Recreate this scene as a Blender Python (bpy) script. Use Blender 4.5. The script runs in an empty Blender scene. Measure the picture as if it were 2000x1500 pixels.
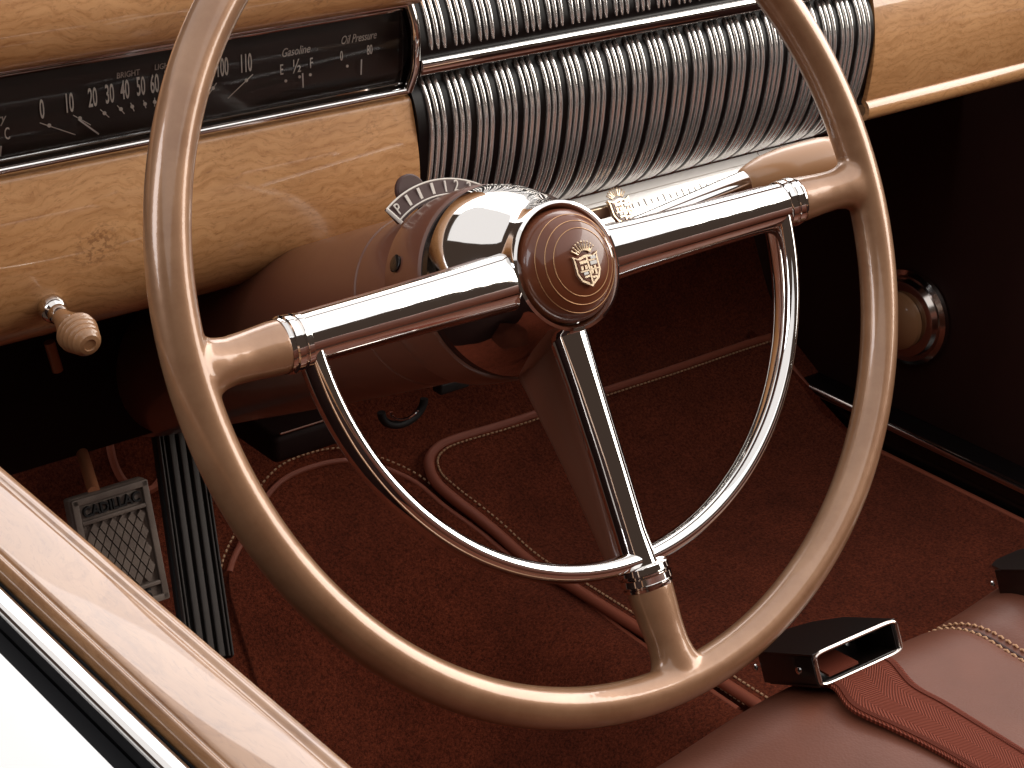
import bpy, bmesh, math, random
from mathutils import Vector, Matrix
from mathutils.geometry import delaunay_2d_cdt
random.seed(7)
S = bpy.context.scene
COL = S.collection
PI = math.pi
V = Vector

# ------------------------------------------------------------------ camera
CAM = V((-0.5857, -0.6524, 0.3497)); YAW, PIT, ROL = map(math.radians, (40.11, 25.46, 1.92)); FPX = 3662.0
_f = V((math.sin(YAW)*math.cos(PIT), math.cos(YAW)*math.cos(PIT), -math.sin(PIT)))
_r0 = V((math.cos(YAW), -math.sin(YAW), 0)); _u0 = _r0.cross(_f)
_r = math.cos(ROL)*_r0 + math.sin(ROL)*_u0
_u = -math.sin(ROL)*_r0 + math.cos(ROL)*_u0
cam = bpy.data.cameras.new('camera'); co = bpy.data.objects.new('camera', cam); COL.objects.link(co)
m = Matrix((_r, _u, -_f)).transposed().to_4x4(); m.translation = CAM
co.matrix_world = m
cam.sensor_width = 36; cam.lens = FPX/2000*36; cam.clip_start = .01; cam.clip_end = 100
S.camera = co
# ------------------------------------------------------------------ studio light
w = bpy.data.worlds.new('World'); S.world = w; w.use_nodes = True
w.node_tree.nodes['Background'].inputs[0].default_value = (1, .68, .52, 1)
w.node_tree.nodes['Background'].inputs[1].default_value = .06
def area(name, loc, target, sx, sy, power, col=(1, 1, 1)):
    l = bpy.data.lights.new(name, 'AREA'); l.shape = 'RECTANGLE'; l.size = sx; l.size_y = sy; l.energy = power; l.color = col
    o = bpy.data.objects.new(name, l); COL.objects.link(o); o.location = loc
    o.rotation_euler = (V(target)-V(loc)).to_track_quat('-Z', 'Y').to_euler()
    return o
area('softbox_right', (3.0, -.7, 1.25), (0, 0, 0), 3.4, 1.6, 125, (1, .94, .86))
area('softbox_overhead', (2.25, .2, 2.5), (2.25, .2001, 0), 3.7, 6.6, 124, (1, .985, .97))
area('softbox_overhead_left', (-1.05, .2, 2.5), (-1.05, .2001, 0), 2.88, 6.6, 60, (1, .985, .97))
area('softbox_front', (1.9, 3.1, 2.05), (0, 0, 0), 4.4, 1.6, 84, (1, .95, .93))
area('softbox_left', (-2.6, .5, 1.5), (-.1, .1, 0), 1.0, 1.4, 30, (.92, .95, 1))
S.view_settings.view_transform = 'Standard'; S.view_settings.look = 'None'
S.view_settings.exposure = 0; S.view_settings.gamma = 1; S.view_settings.use_curve_mapping = False
S.cycles.max_bounces = 8; S.cycles.glossy_bounces = 5

# the wheel centre is the origin: X to the passenger, Y forward, Z up. Helpers that read a point where a line of sight meets a real plane
def un(x, y, N, c):
    d = _r*((x-1000)/FPX) - _u*((y-750)/FPX) + _f
    N = V(N); return CAM + d*((c - N.dot(CAM))/N.dot(d))
PX = lambda x, y, c: un(x, y, (1, 0, 0), c)
PY = lambda x, y, c: un(x, y, (0, 1, 0), c)
PZ = lambda x, y, c: un(x, y, (0, 0, 1), c)
TH = math.radians(26.88)
WUP = V((0, math.sin(TH), math.cos(TH))); WN = V((0, -math.cos(TH), math.sin(TH)))
WM = Matrix((V((1, 0, 0)), WUP, WN)).transposed().to_4x4()      # wheel frame: x right, y up the wheel, z to the driver

# ------------------------------------------------------------------ materials
def mat(name, col, rough=.5, metal=0, coat=0, coat_rough=.05, sheen=0, sheen_col=None, spec=.5, trans=0):
    M = bpy.data.materials.new(name); M.use_nodes = True
    b = M.node_tree.nodes['Principled BSDF']; I = b.inputs
    I['Base Color'].default_value = (*col, 1); I['Roughness'].default_value = rough; I['Metallic'].default_value = metal
    I['Coat Weight'].default_value = coat; I['Coat Roughness'].default_value = coat_rough
    I['Sheen Weight'].default_value = sheen; I['Specular IOR Level'].default_value = spec
    if sheen_col: I['Sheen Tint'].default_value = (*sheen_col, 1)
    return M
def N(M, t, **k):
    n = M.node_tree.nodes.new(t)
    for a, v in k.items():
        if a in n.inputs: n.inputs[a].default_value = v
        else: setattr(n, a, v)
    return n
def L(M, a, b): M.node_tree.links.new(a, b)
def ramp(M, fac, stops):
    r = N(M, 'ShaderNodeValToRGB'); e = r.color_ramp.elements
    while len(e) < len(stops): e.new(.5)
    for i, (p, c) in enumerate(stops): e[i].position = p; e[i].color = (*c, 1)
    L(M, fac, r.inputs[0]); return r
def bsdf(M): return M.node_tree.nodes['Principled BSDF']
def coords(M, scale=(1, 1, 1), rot=(0, 0, 0)):
    t = N(M, 'ShaderNodeTexCoord'); mp = N(M, 'ShaderNodeMapping'); mp.inputs['Scale'].default_value = scale
    mp.inputs['Rotation'].default_value = rot
    L(M, t.outputs['Object'], mp.inputs[0]); return mp.outputs[0]
def bump(M, fac, strength, dist=.001):
    b = N(M, 'ShaderNodeBump', Strength=strength, Distance=dist); L(M, fac, b.inputs['Height']); L(M, b.outputs[0], bsdf(M).inputs['Normal']); return b
def mixc(M, fac, a, b, mode='MIX'):
    x = N(M, 'ShaderNodeMix', data_type='RGBA', blend_type=mode)
    if hasattr(fac, 'links'): L(M, fac, x.inputs[0])
    else: x.inputs[0].default_value = fac
    for s, i in ((a, 6), (b, 7)):
        if hasattr(s, 'links'): L(M, s, x.inputs[i])
        else: x.inputs[i].default_value = (*s, 1)
    return x.outputs[2]

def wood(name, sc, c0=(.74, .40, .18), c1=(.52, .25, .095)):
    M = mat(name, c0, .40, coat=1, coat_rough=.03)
    v = coords(M, sc)
    warp = N(M, 'ShaderNodeTexNoise', Scale=5.5, Detail=4.0, Roughness=.6); L(M, v, warp.inputs['Vector'])
    add = N(M, 'ShaderNodeMix', data_type='RGBA', blend_type='LINEAR_LIGHT'); add.inputs[0].default_value = .05
    L(M, v, add.inputs[6]); L(M, warp.outputs['Color'], add.inputs[7])
    def st(vec, scl):                              # stretch along the grain
        mp = N(M, 'ShaderNodeMapping'); mp.inputs['Scale'].default_value = scl; L(M, vec, mp.inputs[0]); return mp.outputs[0]
    gx = (.16, 1, 1) if sc[0] >= 1.19 and sc[1] > 1 else (1, .16, 1)
    g1 = N(M, 'ShaderNodeTexNoise', Scale=120.0, Detail=7.0, Roughness=.62, Distortion=.4); L(M, st(add.outputs[2], gx), g1.inputs['Vector'])
    g2 = N(M, 'ShaderNodeTexNoise', Scale=420.0, Detail=4.0, Roughness=.7); L(M, st(add.outputs[2], tuple(max(.3, q) for q in gx)), g2.inputs['Vector'])
    wv = N(M, 'ShaderNodeTexWave', Scale=34.0, Distortion=9.0, Detail=5.0); wv.bands_direction = 'Z'; wv.inputs['Detail Scale'].default_value = 1.1; wv.inputs['Detail Roughness'].default_value = .65
    L(M, add.outputs[2], wv.inputs['Vector'])
    big = N(M, 'ShaderNodeTexNoise', Scale=7.0, Detail=3.0); L(M, v, big.inputs['Vector'])
    c = mixc(M, ramp(M, g1.outputs['Fac'], [(.30, (.75, .75, .75)), (.50, (.16, .16, .16)), (.7, (0, 0, 0))]).outputs[0], c0, c1)
    c = mixc(M, .7, c, ramp(M, wv.outputs['Fac'], [(0, (1, 1, 1)), (.82, (.95, .92, .88)), (1, (.80, .72, .62))]).outputs[0], 'MULTIPLY')
    c = mixc(M, .7, c, ramp(M, g2.outputs['Fac'], [(.30, (.60, .52, .43)), (.47, (1, 1, 1)), (.8, (1, 1, 1))]).outputs[0], 'MULTIPLY')
    c = mixc(M, .9, c, ramp(M, big.outputs['Fac'], [(.35, (.80, .74, .66)), (.65, (1, 1, 1))]).outputs[0], 'MULTIPLY')
    vo = N(M, 'ShaderNodeTexVoronoi', Scale=10.0); L(M, add.outputs[2], vo.inputs['Vector'])
    n4 = N(M, 'ShaderNodeTexNoise', Scale=300.0, Detail=3.0); L(M, v, n4.inputs['Vector'])
    n5 = N(M, 'ShaderNodeTexNoise', Scale=13.0, Detail=1.0); L(M, v, n5.inputs['Vector'])
    ra = ramp(M, vo.outputs['Distance'], [(.04, (1, 1, 1)), (.20, (0, 0, 0))])
    rb = ramp(M, n4.outputs['Fac'], [(.50, (0, 0, 0)), (.62, (1, 1, 1))])
    rc = ramp(M, n5.outputs['Fac'], [(.40, (0, 0, 0)), (.50, (1, 1, 1))])
    k = mixc(M, 1, mixc(M, 1, ra.outputs[0], rb.outputs[0], 'MULTIPLY'), rc.outputs[0], 'MULTIPLY')
    kk = N(M, 'ShaderNodeMath', operation='MULTIPLY'); L(M, k, kk.inputs[0]); kk.inputs[1].default_value = .62
    c = mixc(M, kk.outputs[0], c, (.17, .055, .018))
    L(M, c, bsdf(M).inputs['Base Color'])
    return M
M_wood = wood('burl_wood', (1.2, 1.6, 1.6))
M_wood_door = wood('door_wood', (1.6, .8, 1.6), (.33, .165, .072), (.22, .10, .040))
M_chrome = mat('chrome', (.78, .76, .745), .035, 1)
M_chrome_dull = mat('dull_chrome', (.62, .56, .52), .16, 1)
def smudge(M, sc, lo, hi):
    n = N(M, 'ShaderNodeTexNoise', Scale=sc, Detail=4.0); L(M, coords(M), n.inputs['Vector'])
    mr = N(M, 'ShaderNodeMapRange'); mr.inputs['To Min'].default_value = lo; mr.inputs['To Max'].default_value = hi
    L(M, n.outputs['Fac'], mr.inputs['Value']); L(M, mr.outputs[0], bsdf(M).inputs['Roughness'])
smudge(M_chrome, 30, .02, .07)
nw_ = N(M_chrome, 'ShaderNodeTexNoise', Scale=34.0, Detail=1.5); L(M_chrome, coords(M_chrome), nw_.inputs['Vector']); bump(M_chrome, nw_.outputs['Fac'], .35, .001)
M_bar = mat('satin_chrome', (.97, .95, .93), .13, .78)
M_bronze = mat('worn_gold_ring', (.50, .28, .14), .35, .8)
M_gold = mat('gold', (.80, .63, .45), .28, .85)
M_tan = mat('tan_pearl_rim', (.42, .20, .105), .36, metal=.35, coat=1, coat_rough=.06)
nz = N(M_tan, 'ShaderNodeTexNoise', Scale=38.0, Detail=7.0, Roughness=.65); L(M_tan, coords(M_tan), nz.inputs['Vector'])
L(M_tan, ramp(M_tan, nz.outputs['Fac'], [(.3, (.265, .130, .064)), (.7, (.36, .195, .104))]).outputs[0], bsdf(M_tan).inputs['Base Color'])
sc_ = N(M_tan, 'ShaderNodeTexNoise', Scale=9.0, Detail=8.0, Roughness=.7); L(M_tan, coords(M_tan), sc_.inputs['Vector'])
mr_ = N(M_tan, 'ShaderNodeMapRange'); mr_.inputs['From Min'].default_value = .35; mr_.inputs['From Max'].default_value = .7; mr_.inputs['To Min'].default_value = .03; mr_.inputs['To Max'].default_value = .17
L(M_tan, sc_.outputs['Fac'], mr_.inputs['Value']); L(M_tan, mr_.outputs[0], bsdf(M_tan).inputs['Coat Roughness'])
sb_ = N(M_tan, 'ShaderNodeTexNoise', Scale=55.0, Detail=4.0, Roughness=.6); L(M_tan, coords(M_tan), sb_.inputs['Vector'])
bb_ = bump(M_tan, sb_.outputs['Fac'], .10, .0012); L(M_tan, bb_.outputs[0], bsdf(M_tan).inputs['Coat Normal'])
M_ivory = mat('tan_knob', (.42, .215, .10), .35, coat=.7, coat_rough=.1)
M_brown = mat('brown_paint', (.135, .047, .027), .33, coat=.5, coat_rough=.12)
smudge(M_brown, 60, .28, .42)
M_brown_dk = mat('dark_brown_paint', (.05, .014, .010), .55)
M_cap = mat('horn_button_brown', (.145, .040, .016), .3, coat=.45, coat_rough=.03, spec=.3)
M_copper = mat('copper_brown_paint', (.50, .19, .09), .4, coat=.3)
M_black = mat('black_gloss', (.006, .005, .005), .25, coat=.3)
M_grille = mat('grille_backing', (.005, .003, .003), .35, spec=.25)
M_blackmat = mat('black_matt', (.008, .006, .006), .7)
M_face = mat('gauge_face', (.016, .012, .010), .45)
M_mark = mat('gauge_marking', (.74, .68, .61), .6)
M_markdim = mat('dim_marking', (.55, .49, .44), .6)
M_white = mat('white_enamel', (.82, .80, .76), .25, coat=.6)
M_body = mat('white_car_paint', (.85, .85, .84), .3, coat=1, coat_rough=.03)
M_seal = mat('rubber_seal', (.004, .004, .005), .6, spec=.08)
M_dial = mat('cream_dial', (.97, .95, .92), .2, .15, coat=1)
M_buckle = mat('buckle_black', (.010, .006, .005), .28, coat=.6)
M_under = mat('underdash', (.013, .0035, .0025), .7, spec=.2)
M_rubber = mat('pedal_rubber', (.085, .068, .058), .6)
nz = N(M_rubber, 'ShaderNodeTexNoise', Scale=700.0, Detail=3.0); L(M_rubber, coords(M_rubber), nz.inputs['Vector'])
bump(M_rubber, nz.outputs['Fac'], .5, .0005)
nz2 = N(M_rubber, 'ShaderNodeTexNoise', Scale=60.0, Detail=5.0); L(M_rubber, coords(M_rubber), nz2.inputs['Vector'])
L(M_rubber, ramp(M_rubber, nz2.outputs['Fac'], [(.3, (.13, .095, .078)), (.7, (.21, .16, .13))]).outputs[0], bsdf(M_rubber).inputs['Base Color'])

def carpet(name, ca, cb):
    M = mat(name, ca, .95, sheen=.08, sheen_col=(1, .5, .4), spec=.1)
    v = coords(M)
    a = N(M, 'ShaderNodeTexNoise', Scale=420.0, Detail=4.0, Roughness=.85); L(M, v, a.inputs['Vector'])
    b = N(M, 'ShaderNodeTexNoise', Scale=18.0, Detail=5.0, Roughness=.65); L(M, v, b.inputs['Vector'])
    r1 = ramp(M, a.outputs['Fac'], [(.38, cb), (.62, ca)])
    r2 = ramp(M, b.outputs['Fac'], [(.35, (.68, .66, .66)), (.65, (1, 1, 1))])
    L(M, mixc(M, 1, r1.outputs[0], r2.outputs[0], 'MULTIPLY'), bsdf(M).inputs['Base Color'])
    bump(M, a.outputs['Fac'], 1.0, .004)
    return M
M_carpet = carpet('red_brown_carpet', (.38, .078, .032), (.105, .018, .008))
M_leather_trim = mat('binding_leather', (.33, .082, .042), .55)
M_thread = mat('thread', (.62, .36, .20), .7)
M_leather = mat('seat_leather', (.21, .050, .031), .46, spec=.28)
v = coords(M_leather)
a = N(M_leather, 'ShaderNodeTexVoronoi', Scale=620.0); L(M_leather, v, a.inputs['Vector'])
b = N(M_leather, 'ShaderNodeTexNoise', Scale=14.0, Detail=4.0); L(M_leather, v, b.inputs['Vector'])
bump(M_leather, a.outputs['Distance'], .22, .0004)
L(M_leather, ramp(M_leather, b.outputs['Fac'], [(.35, (.118, .037, .020)), (.65, (.152, .049, .028))]).outputs[0], bsdf(M_leather).inputs['Base Color'])
# woven webbing: chevrons along the strap, in the strap's own coordinates
M_web = mat('red_webbing', (.27, .040, .026), .7, spec=.12)
tc = N(M_web, 'ShaderNodeUVMap'); sep = N(M_web, 'ShaderNodeSeparateXYZ'); L(M_web, tc.outputs[0], sep.inputs[0])
pp = N(M_web, 'ShaderNodeMath', operation='PINGPONG'); L(M_web, sep.outputs[0], pp.inputs[0]); pp.inputs[1].default_value = .25
ad = N(M_web, 'ShaderNodeMath', operation='ADD'); L(M_web, pp.outputs[0], ad.inputs[0]); L(M_web, sep.outputs[1], ad.inputs[1])
mu = N(M_web, 'ShaderNodeMath', operation='MULTIPLY'); L(M_web, ad.outputs[0], mu.inputs[0]); mu.inputs[1].default_value = 2*PI*24
si = N(M_web, 'ShaderNodeMath', operation='SINE'); L(M_web, mu.outputs[0], si.inputs[0])
L(M_web, ramp(M_web, si.outputs[0], [(0, (.12, .025, .013)), (.7, (.23, .051, .028))]).outputs[0], bsdf(M_web).inputs['Base Color'])
bump(M_web, si.outputs[0], .6, .0006)
# thin instrument glass
M_glass = bpy.data.materials.new('instrument_glass'); M_glass.use_nodes = True
nt = M_glass.node_tree; nt.nodes.clear()
out = nt.nodes.new('ShaderNodeOutputMaterial'); mx = nt.nodes.new('ShaderNodeMixShader'); tr = nt.nodes.new('ShaderNodeBsdfTransparent')
gl = nt.nodes.new('ShaderNodeBsdfGlossy'); gl.inputs['Roughness'].default_value = .04; fr = nt.nodes.new('ShaderNodeFresnel'); fr.inputs[0].default_value = 1.22
nt.links.new(fr.outputs[0], mx.inputs[0]); nt.links.new(tr.outputs[0], mx.inputs[1]); nt.links.new(gl.outputs[0], mx.inputs[2]); nt.links.new(mx.outputs[0], out.inputs[0])

# ------------------------------------------------------------------ mesh helpers
class MB:
    def __init__(s): s.v = []; s.f = []
    def add(s, vs, fs):
        o = len(s.v); s.v += [V(p) for p in vs]; s.f += [tuple(i+o for i in f) for f in fs]; return s
    def loft(s, rings, closed=True, caps=True, loop=False):
        n = len(rings[0]); vs = [p for r in rings for p in r]; fs = []
        R = len(rings)
        for i in range(R if loop else R-1):
            j = (i+1) % R
            for k in range(n if closed else n-1):
                l = (k+1) % n; fs.append((i*n+k, i*n+l, j*n+l, j*n+k))
        if caps and closed and not loop: fs.append(tuple(range(n))[::-1]); fs.append(tuple((R-1)*n+k for k in range(n)))
        return s.add(vs, fs)
    def tube(s, pts, r, n=12, loop=False, caps=True, up=None, flat=1.0):
        pts = [V(p) for p in pts]; R = len(pts); rr = r if isinstance(r, (list, tuple)) else [r]*R
        rings = []; prev = None
        for i, p in enumerate(pts):
            if loop: t = pts[(i+1) % R]-pts[i-1]
            else: t = pts[min(i+1, R-1)]-pts[max(i-1, 0)]
            t.normalize()
            a = V(up) if up else (prev if prev else (V((0, 0, 1)) if abs(t.z) < .9 else V((1, 0, 0))))
            x = (a - t*a.dot(t)).normalized(); y = t.cross(x); prev = x
            rings.append([p + x*(math.cos(2*PI*k/n)*rr[i]*flat) + y*(math.sin(2*PI*k/n)*rr[i]) for k in range(n)])
        return s.loft(rings, caps=caps, loop=loop)
    def lathe(s, prof, n=48, M=None, caps=True):   # prof [(r, z)] about z
        M = M or Matrix.Identity(4)
        rings = [[M @ V((r*math.cos(2*PI*k/n), r*math.sin(2*PI*k/n), z)) for k in range(n)] for r, z in prof]
        return s.loft(rings, caps=caps)
    def box(s, c, d, M=None, bev=0):
        M = M or Matrix.Identity(4); b = bmesh.new(); bmesh.ops.create_cube(b, size=1)
        for q in b.verts: q.co = V((q.co.x*d[0], q.co.y*d[1], q.co.z*d[2]))
        if bev: bmesh.ops.bevel(b, geom=b.edges[:], offset=bev, segments=3, profile=.5, affect='EDGES')
        b.verts.ensure_lookup_table()
        s.add([M @ (q.co+V(c)) for q in b.verts], [[q.index for q in f.verts] for f in b.faces]); b.free(); return s
    def prism(s, poly, d0, d1, M=None):            # polygon in xy extruded along z
        M = M or Matrix.Identity(4); n = len(poly)
        return s.loft([[M @ V((x, y, d0)) for x, y in poly], [M @ V((x, y, d1)) for x, y in poly]])
    def build(s, name, material, parent=None, angle=38, M=None):
        me = bpy.data.meshes.new(name); me.from_pydata([tuple(p) for p in s.v], [], s.f); me.validate(); me.update()
        b = bmesh.new(); b.from_mesh(me); bmesh.ops.recalc_face_normals(b, faces=b.faces[:]); b.to_mesh(me); b.free()
        me.polygons.foreach_set('use_smooth', [True]*len(me.polygons)); me.set_sharp_from_angle(angle=math.radians(angle))
        me.materials.append(material)
        o = bpy.data.objects.new(name, me); COL.objects.link(o)
        if parent: o.parent = parent
        if M is not None: o.matrix_basis = M
        return o
def thing(name, label, cat, M=None, group=None):
    o = bpy.data.objects.new(name, None); COL.objects.link(o); o.empty_display_size = .05
    if M is not None: o.matrix_basis = M
    o['label'] = label; o['category'] = cat
    if group: o['group'] = group
    return o
def tag(o, label, cat, group=None):
    o['label'] = label; o['category'] = cat
    if group: o['group'] = group
    return o
def smooth(pts, n=8, closed=False):                # Catmull-Rom
    P = [V(p) for p in pts]; out = []; R = len(P)
    for i in range(R if closed else R-1):
        g = (lambda k: P[k % R]) if closed else (lambda k: P[max(0, min(R-1, k))])
        a, b, c, d = g(i-1), g(i), g(i+1), g(i+2)
        for j in range(n):
            t = j/n
            out.append(.5*((2*b)+(c-a)*t+(2*a-5*b+4*c-d)*t*t+(3*b-a-3*c+d)*t**3))
    if not closed: out.append(P[-1])
    return out
def sell(a, b, n=28, e=2.5, cx=0, cz=0):           # superellipse ring in 2D
    o = []
    for k in range(n):
        t = 2*PI*k/n; c, s_ = math.cos(t), math.sin(t)
        o.append((cx+math.copysign(abs(c)**(2/e), c)*a, cz+math.copysign(abs(s_)**(2/e), s_)*b))
    return o
def text_into(mb, body, size, M, sx=1.0, shear=0.0, off=0.0, depth=.0003):
    cu = bpy.data.curves.new('t', 'FONT'); cu.body = body; cu.size = size; cu.align_x = 'CENTER'; cu.align_y = 'CENTER'
    cu.shear = shear; cu.offset = off; cu.extrude = depth/2; cu.resolution_u = 3
    o = bpy.data.objects.new('t', cu); COL.objects.link(o)
    bpy.context.view_layer.update()
    me = bpy.data.meshes.new_from_object(o.evaluated_get(bpy.context.evaluated_depsgraph_get()))
    mb.add([M @ V((q.co.x*sx, q.co.y, q.co.z)) for q in me.vertices], [tuple(p.vertices) for p in me.polygons])
    bpy.data.objects.remove(o); bpy.data.curves.remove(cu); bpy.data.meshes.remove(me)
def extrude_x(mb, prof, x0, x1, nseg=1, thick=.004):   # (Y, z) profile swept along X, given thickness to +Y/-z side
    P = smooth([(0, a, b) for a, b in prof], 6)
    back = []
    for i, p in enumerate(P):
        t = (P[min(i+1, len(P)-1)]-P[max(i-1, 0)]).normalized(); back.append(p + V((0, -t.z, t.y))*thick)
    ring = P + back[::-1]
    return mb.loft([[V((x0+(x1-x0)*k/nseg, q.y, q.z)) for q in ring] for k in range(nseg+1)])

# ------------------------------------------------------------------ floor, toe board, side walls (setting)
FZ = -.5
def ss(t): t = max(0, min(1, t)); return t*t*(3-2*t)
def hz(Y, X=.6):                                   # floor, tunnel hump falling away to the driver's footwell, toe board
    return hz0(Y) - .22*ss((.325-X)/.19)*ss((.47-Y)/.20)
def hz0(Y):
    if Y < .38: return FZ
    if Y < .44: t = (Y-.38)/.06; return FZ + .6*.03*t*t
    if Y < .53: return FZ + .018 + .6*(Y-.44)
    if Y < .57: t = (Y-.53)/.04; return FZ + .072 + .04*(.6*t + .7*t*t)
    return FZ + .072 + .052 + 2.0*(Y-.57)
def fl(x, y):                                      # where a line of sight meets the carpet
    d = (_r*((x-1000)/FPX) - _u*((y-750)/FPX) + _f); t = .3
    while t < 4:
        p = CAM + d*t
        if p.z < hz(p.y, p.x): return p
        t += .0015
    return p
mb = MB(); Ys = [-.9, -.5, -.2, 0, .1, .2, .24, .27, .30, .33, .36] + [.38+.01*k for k in range(20)] + [.6, .65, .7, .78]
mb.loft([[V((x, y, hz(y, x))) for y in Ys] + [V((x, y, hz(y, x)-.02)) for y in Ys[::-1]] for x in [-.46, -.2, 0]+[.06+.012*k for k in range(24)]+[.36, .5, .78]])
o = mb.build('floor', M_carpet); o['kind'] = 'structure'
tag(o, 'dark red brown carpet covering the floor and the toe board under the dashboard', 'carpet')

def mat_piece(name, outline, h, label, trim_pts, stitch_in=.006, pr=.0052, arcs=None, thr=M_thread):
    P2 = [V((p.x, p.y)) for p in outline]; n = len(P2)
    xs = [p.x for p in P2]; ys = [p.y for p in P2]
    pts = list(P2); g = .012; x = min(xs)
    while x < max(xs):
        y = min(ys)
        while y < max(ys): pts.append(V((x+g*.3*math.sin(y*90), y))); y += g
        x += g
    vs, _, fs, *_r_ = delaunay_2d_cdt(pts, [(i, (i+1) % n) for i in range(n)], [list(range(n))], 1, 1e-6)
    mb = MB(); mb.add([V((q.x, q.y, hz(q.y, q.x)+h)) for q in vs], [tuple(f) for f in fs])
    mb.loft([[V((q.x, q.y, hz(q.y, q.x)+h)) for q in P2], [V((q.x, q.y, hz(q.y, q.x)+.0005)) for q in P2]], caps=False)
    o = mb.build(name, M_carpet); tag(o, label, 'carpet')
    pi = MB().tube([V((q.x, q.y, hz(q.y, q.x)+h*.75)) for q in trim_pts], pr, 10).build('binding', M_leather_trim, o)
    st = MB(); T = [V((q.x, q.y, hz(q.y, q.x)+h*.75)) for q in trim_pts]
    acc = 0; L_ = []
    cen = sum(P2, V((0, 0)))/n
    for i in range(len(T)-1):
        d = T[i+1]-T[i]; l = d.length; s_ = -acc
        while s_ < l:
            if s_ >= 0: L_.append((T[i]+d*(s_/l), d.normalized()))
            s_ += .0048
        acc = (l-(s_-.0048)) % .0048
    for p, d in L_:
        q = V((-d.y, d.x, 0)).normalized()
        if q.dot(V((cen.x-p.x, cen.y-p.y, 0))) < 0: q = -q
        c = p + q*stitch_in; c.z = hz(c.y, c.x)+h+.0012
        st.tube([c-d*.0013, c+d*.0013], .0009, 6)
    st.build('stitching', thr, pi)
    return o
# driver's mat: rounded bound front edge, long right edge along the tunnel
E1 = [fl(*q) for q in ((452, 1180), (478, 1060), (530, 972), (600, 928), (700, 914), (800, 948), (870, 1003), (960, 1072), (1090, 1152), (1240, 1262), (1440, 1398))]
E1 = [V((p.x, p.y, 0)) for p in E1]; E1 = smooth([E1[0]+V((.002, -.42, 0)), E1[0]+V((-.004, -.25, 0)), E1[0]+V((-.006, -.10, 0))] + E1, 6)
last = E1[-1]; first = E1[0]
ol = [V((p.x, p.y, 0)) for p in E1] + [V((last.x, -.3, 0))]
mat_piece('floor_mat', ol, .007, 'dark red carpet mat with rounded leather bound front edge below the steering column', E1[20:], pr=.0028, stitch_in=-.0065)
# centre and passenger mat, thick rolled binding with pale stitches
E2 = [fl(*q) for q in ((1530, 672), (1500, 682), (1440, 701), (1310, 746), (1180, 790), (1000, 850), (890, 884), (852, 903), (838, 930), (850, 966), (890, 1003), (940, 1042), (1000, 1092), (1110, 1166))]
E2 = smooth([V((p.x, p.y, 0)) for p in E2], 5)
E2 = E2 + [V((E2[-1].x+.002, .2, 0)), V((E2[-1].x+.002, -.3, 0))]
ol = [V((.735, -.3, 0)), V((.735, .38, 0)), V((.735, .50, 0)), V((.725, .53, 0))] + E2
mat_piece('carpet_runner', ol, .016, 'dark red carpet panel with rolled leather binding and pale stitches on the passenger side', E2, pr=.005, stitch_in=.0075)

# passenger side: kick panel and sill
pd = thing('passenger_door', 'dark brown inner side of the passenger door beyond the steering wheel', 'car door', Matrix.Translation((.78, .1, -.3)))
I = pd.matrix_basis.inverted()
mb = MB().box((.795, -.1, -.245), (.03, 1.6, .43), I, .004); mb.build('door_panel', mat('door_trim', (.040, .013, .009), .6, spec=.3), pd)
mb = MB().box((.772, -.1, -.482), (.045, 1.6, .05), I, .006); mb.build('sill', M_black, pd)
mb = MB().tube([(.744, -.8, -.457), (.744, .46, -.457)], .0045, 10); mb.v = [I @ q for q in mb.v]; mb.build('sill_trim', M_chrome_dull, pd)
mb = MB().tube([V((.741, y, hz(y)+.012)) for y in [-.5+.02*k for k in range(52)]], .0042, 8); mb.v = [I @ q for q in mb.v]; mb.build('binding', M_leather_trim, pd)
c = PX(1775, 618, .775)
KM = I @ (Matrix.Translation(c) @ Matrix.Rotation(-PI/2, 4, 'Y'))
k = MB().lathe([(.0, -.004), (.046, -.004), (.048, 0), (.047, .004), (.043, .007), (.040, .006), (.037, .011), (.034, .012), (.0, .012)], 56, KM).build('handle_plate', M_chrome_dull, pd)
MB().lathe([(0, .013), (.026, .013), (.0285, .0155), (.028, .020), (.023, .0245), (.012, .0275), (.0005, .0285)], 48, KM).build('knob', M_ivory, k)

# ------------------------------------------------------------------ dashboard
dash = thing('dashboard', 'light burl wood dashboard with black gauge strip and chrome ribbed grille', 'dashboard', Matrix.Translation((.2, .25, 0)))
DI = dash.matrix_basis.inverted()
def db(mb, name, m_, parent=None, angle=38):
    if parent is None: mb.v = [DI @ q for q in mb.v]; return mb.build(name, m_, dash, angle)
    mb.v = [DI @ q for q in mb.v]; return mb.build(name, m_, parent, angle)
XL, XC, XG0, XG1, XR = -.42, .084, .0905, .5115, .80
lower = [(.262, .0125), (.2505, .010), (.2465, .002), (.2415, -.016), (.2385, -.036), (.2395, -.056), (.246, -.074), (.258, -.088), (.275, -.097), (.31, -.102), (.36, -.10)]
mb = extrude_x(MB(), lower, XL, XC, 1); wood_lower = db(mb, 'wood_panel', M_wood)
upper = [(.262, .0715), (.2485, .0722), (.2410, .0755), (.2368, .082), (.2350, .091), (.2360, .101), (.241, .113), (.252, .124), (.275, .134), (.33, .142), (.42, .144)]
mb = extrude_x(MB(), upper, XL, XC, 1); wood_upper = db(mb, 'wood_panel', M_wood)
right = [(.262, -.0745), (.2475, -.0765), (.2425, -.0740), (.2425, -.0690), (.2465, -.0660), (.2465, -.0630), (.2455, -.0590), (.2440, -.045), (.2435, -.028), (.2455, -.008), (.2505, .012), (.262, .036), (.285, .058), (.32, .072), (.42, .085)]
mb = extrude_x(MB(), right, XG1+.001, XR, 1); wood_right = db(mb, 'wood_panel', M_wood)
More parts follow.
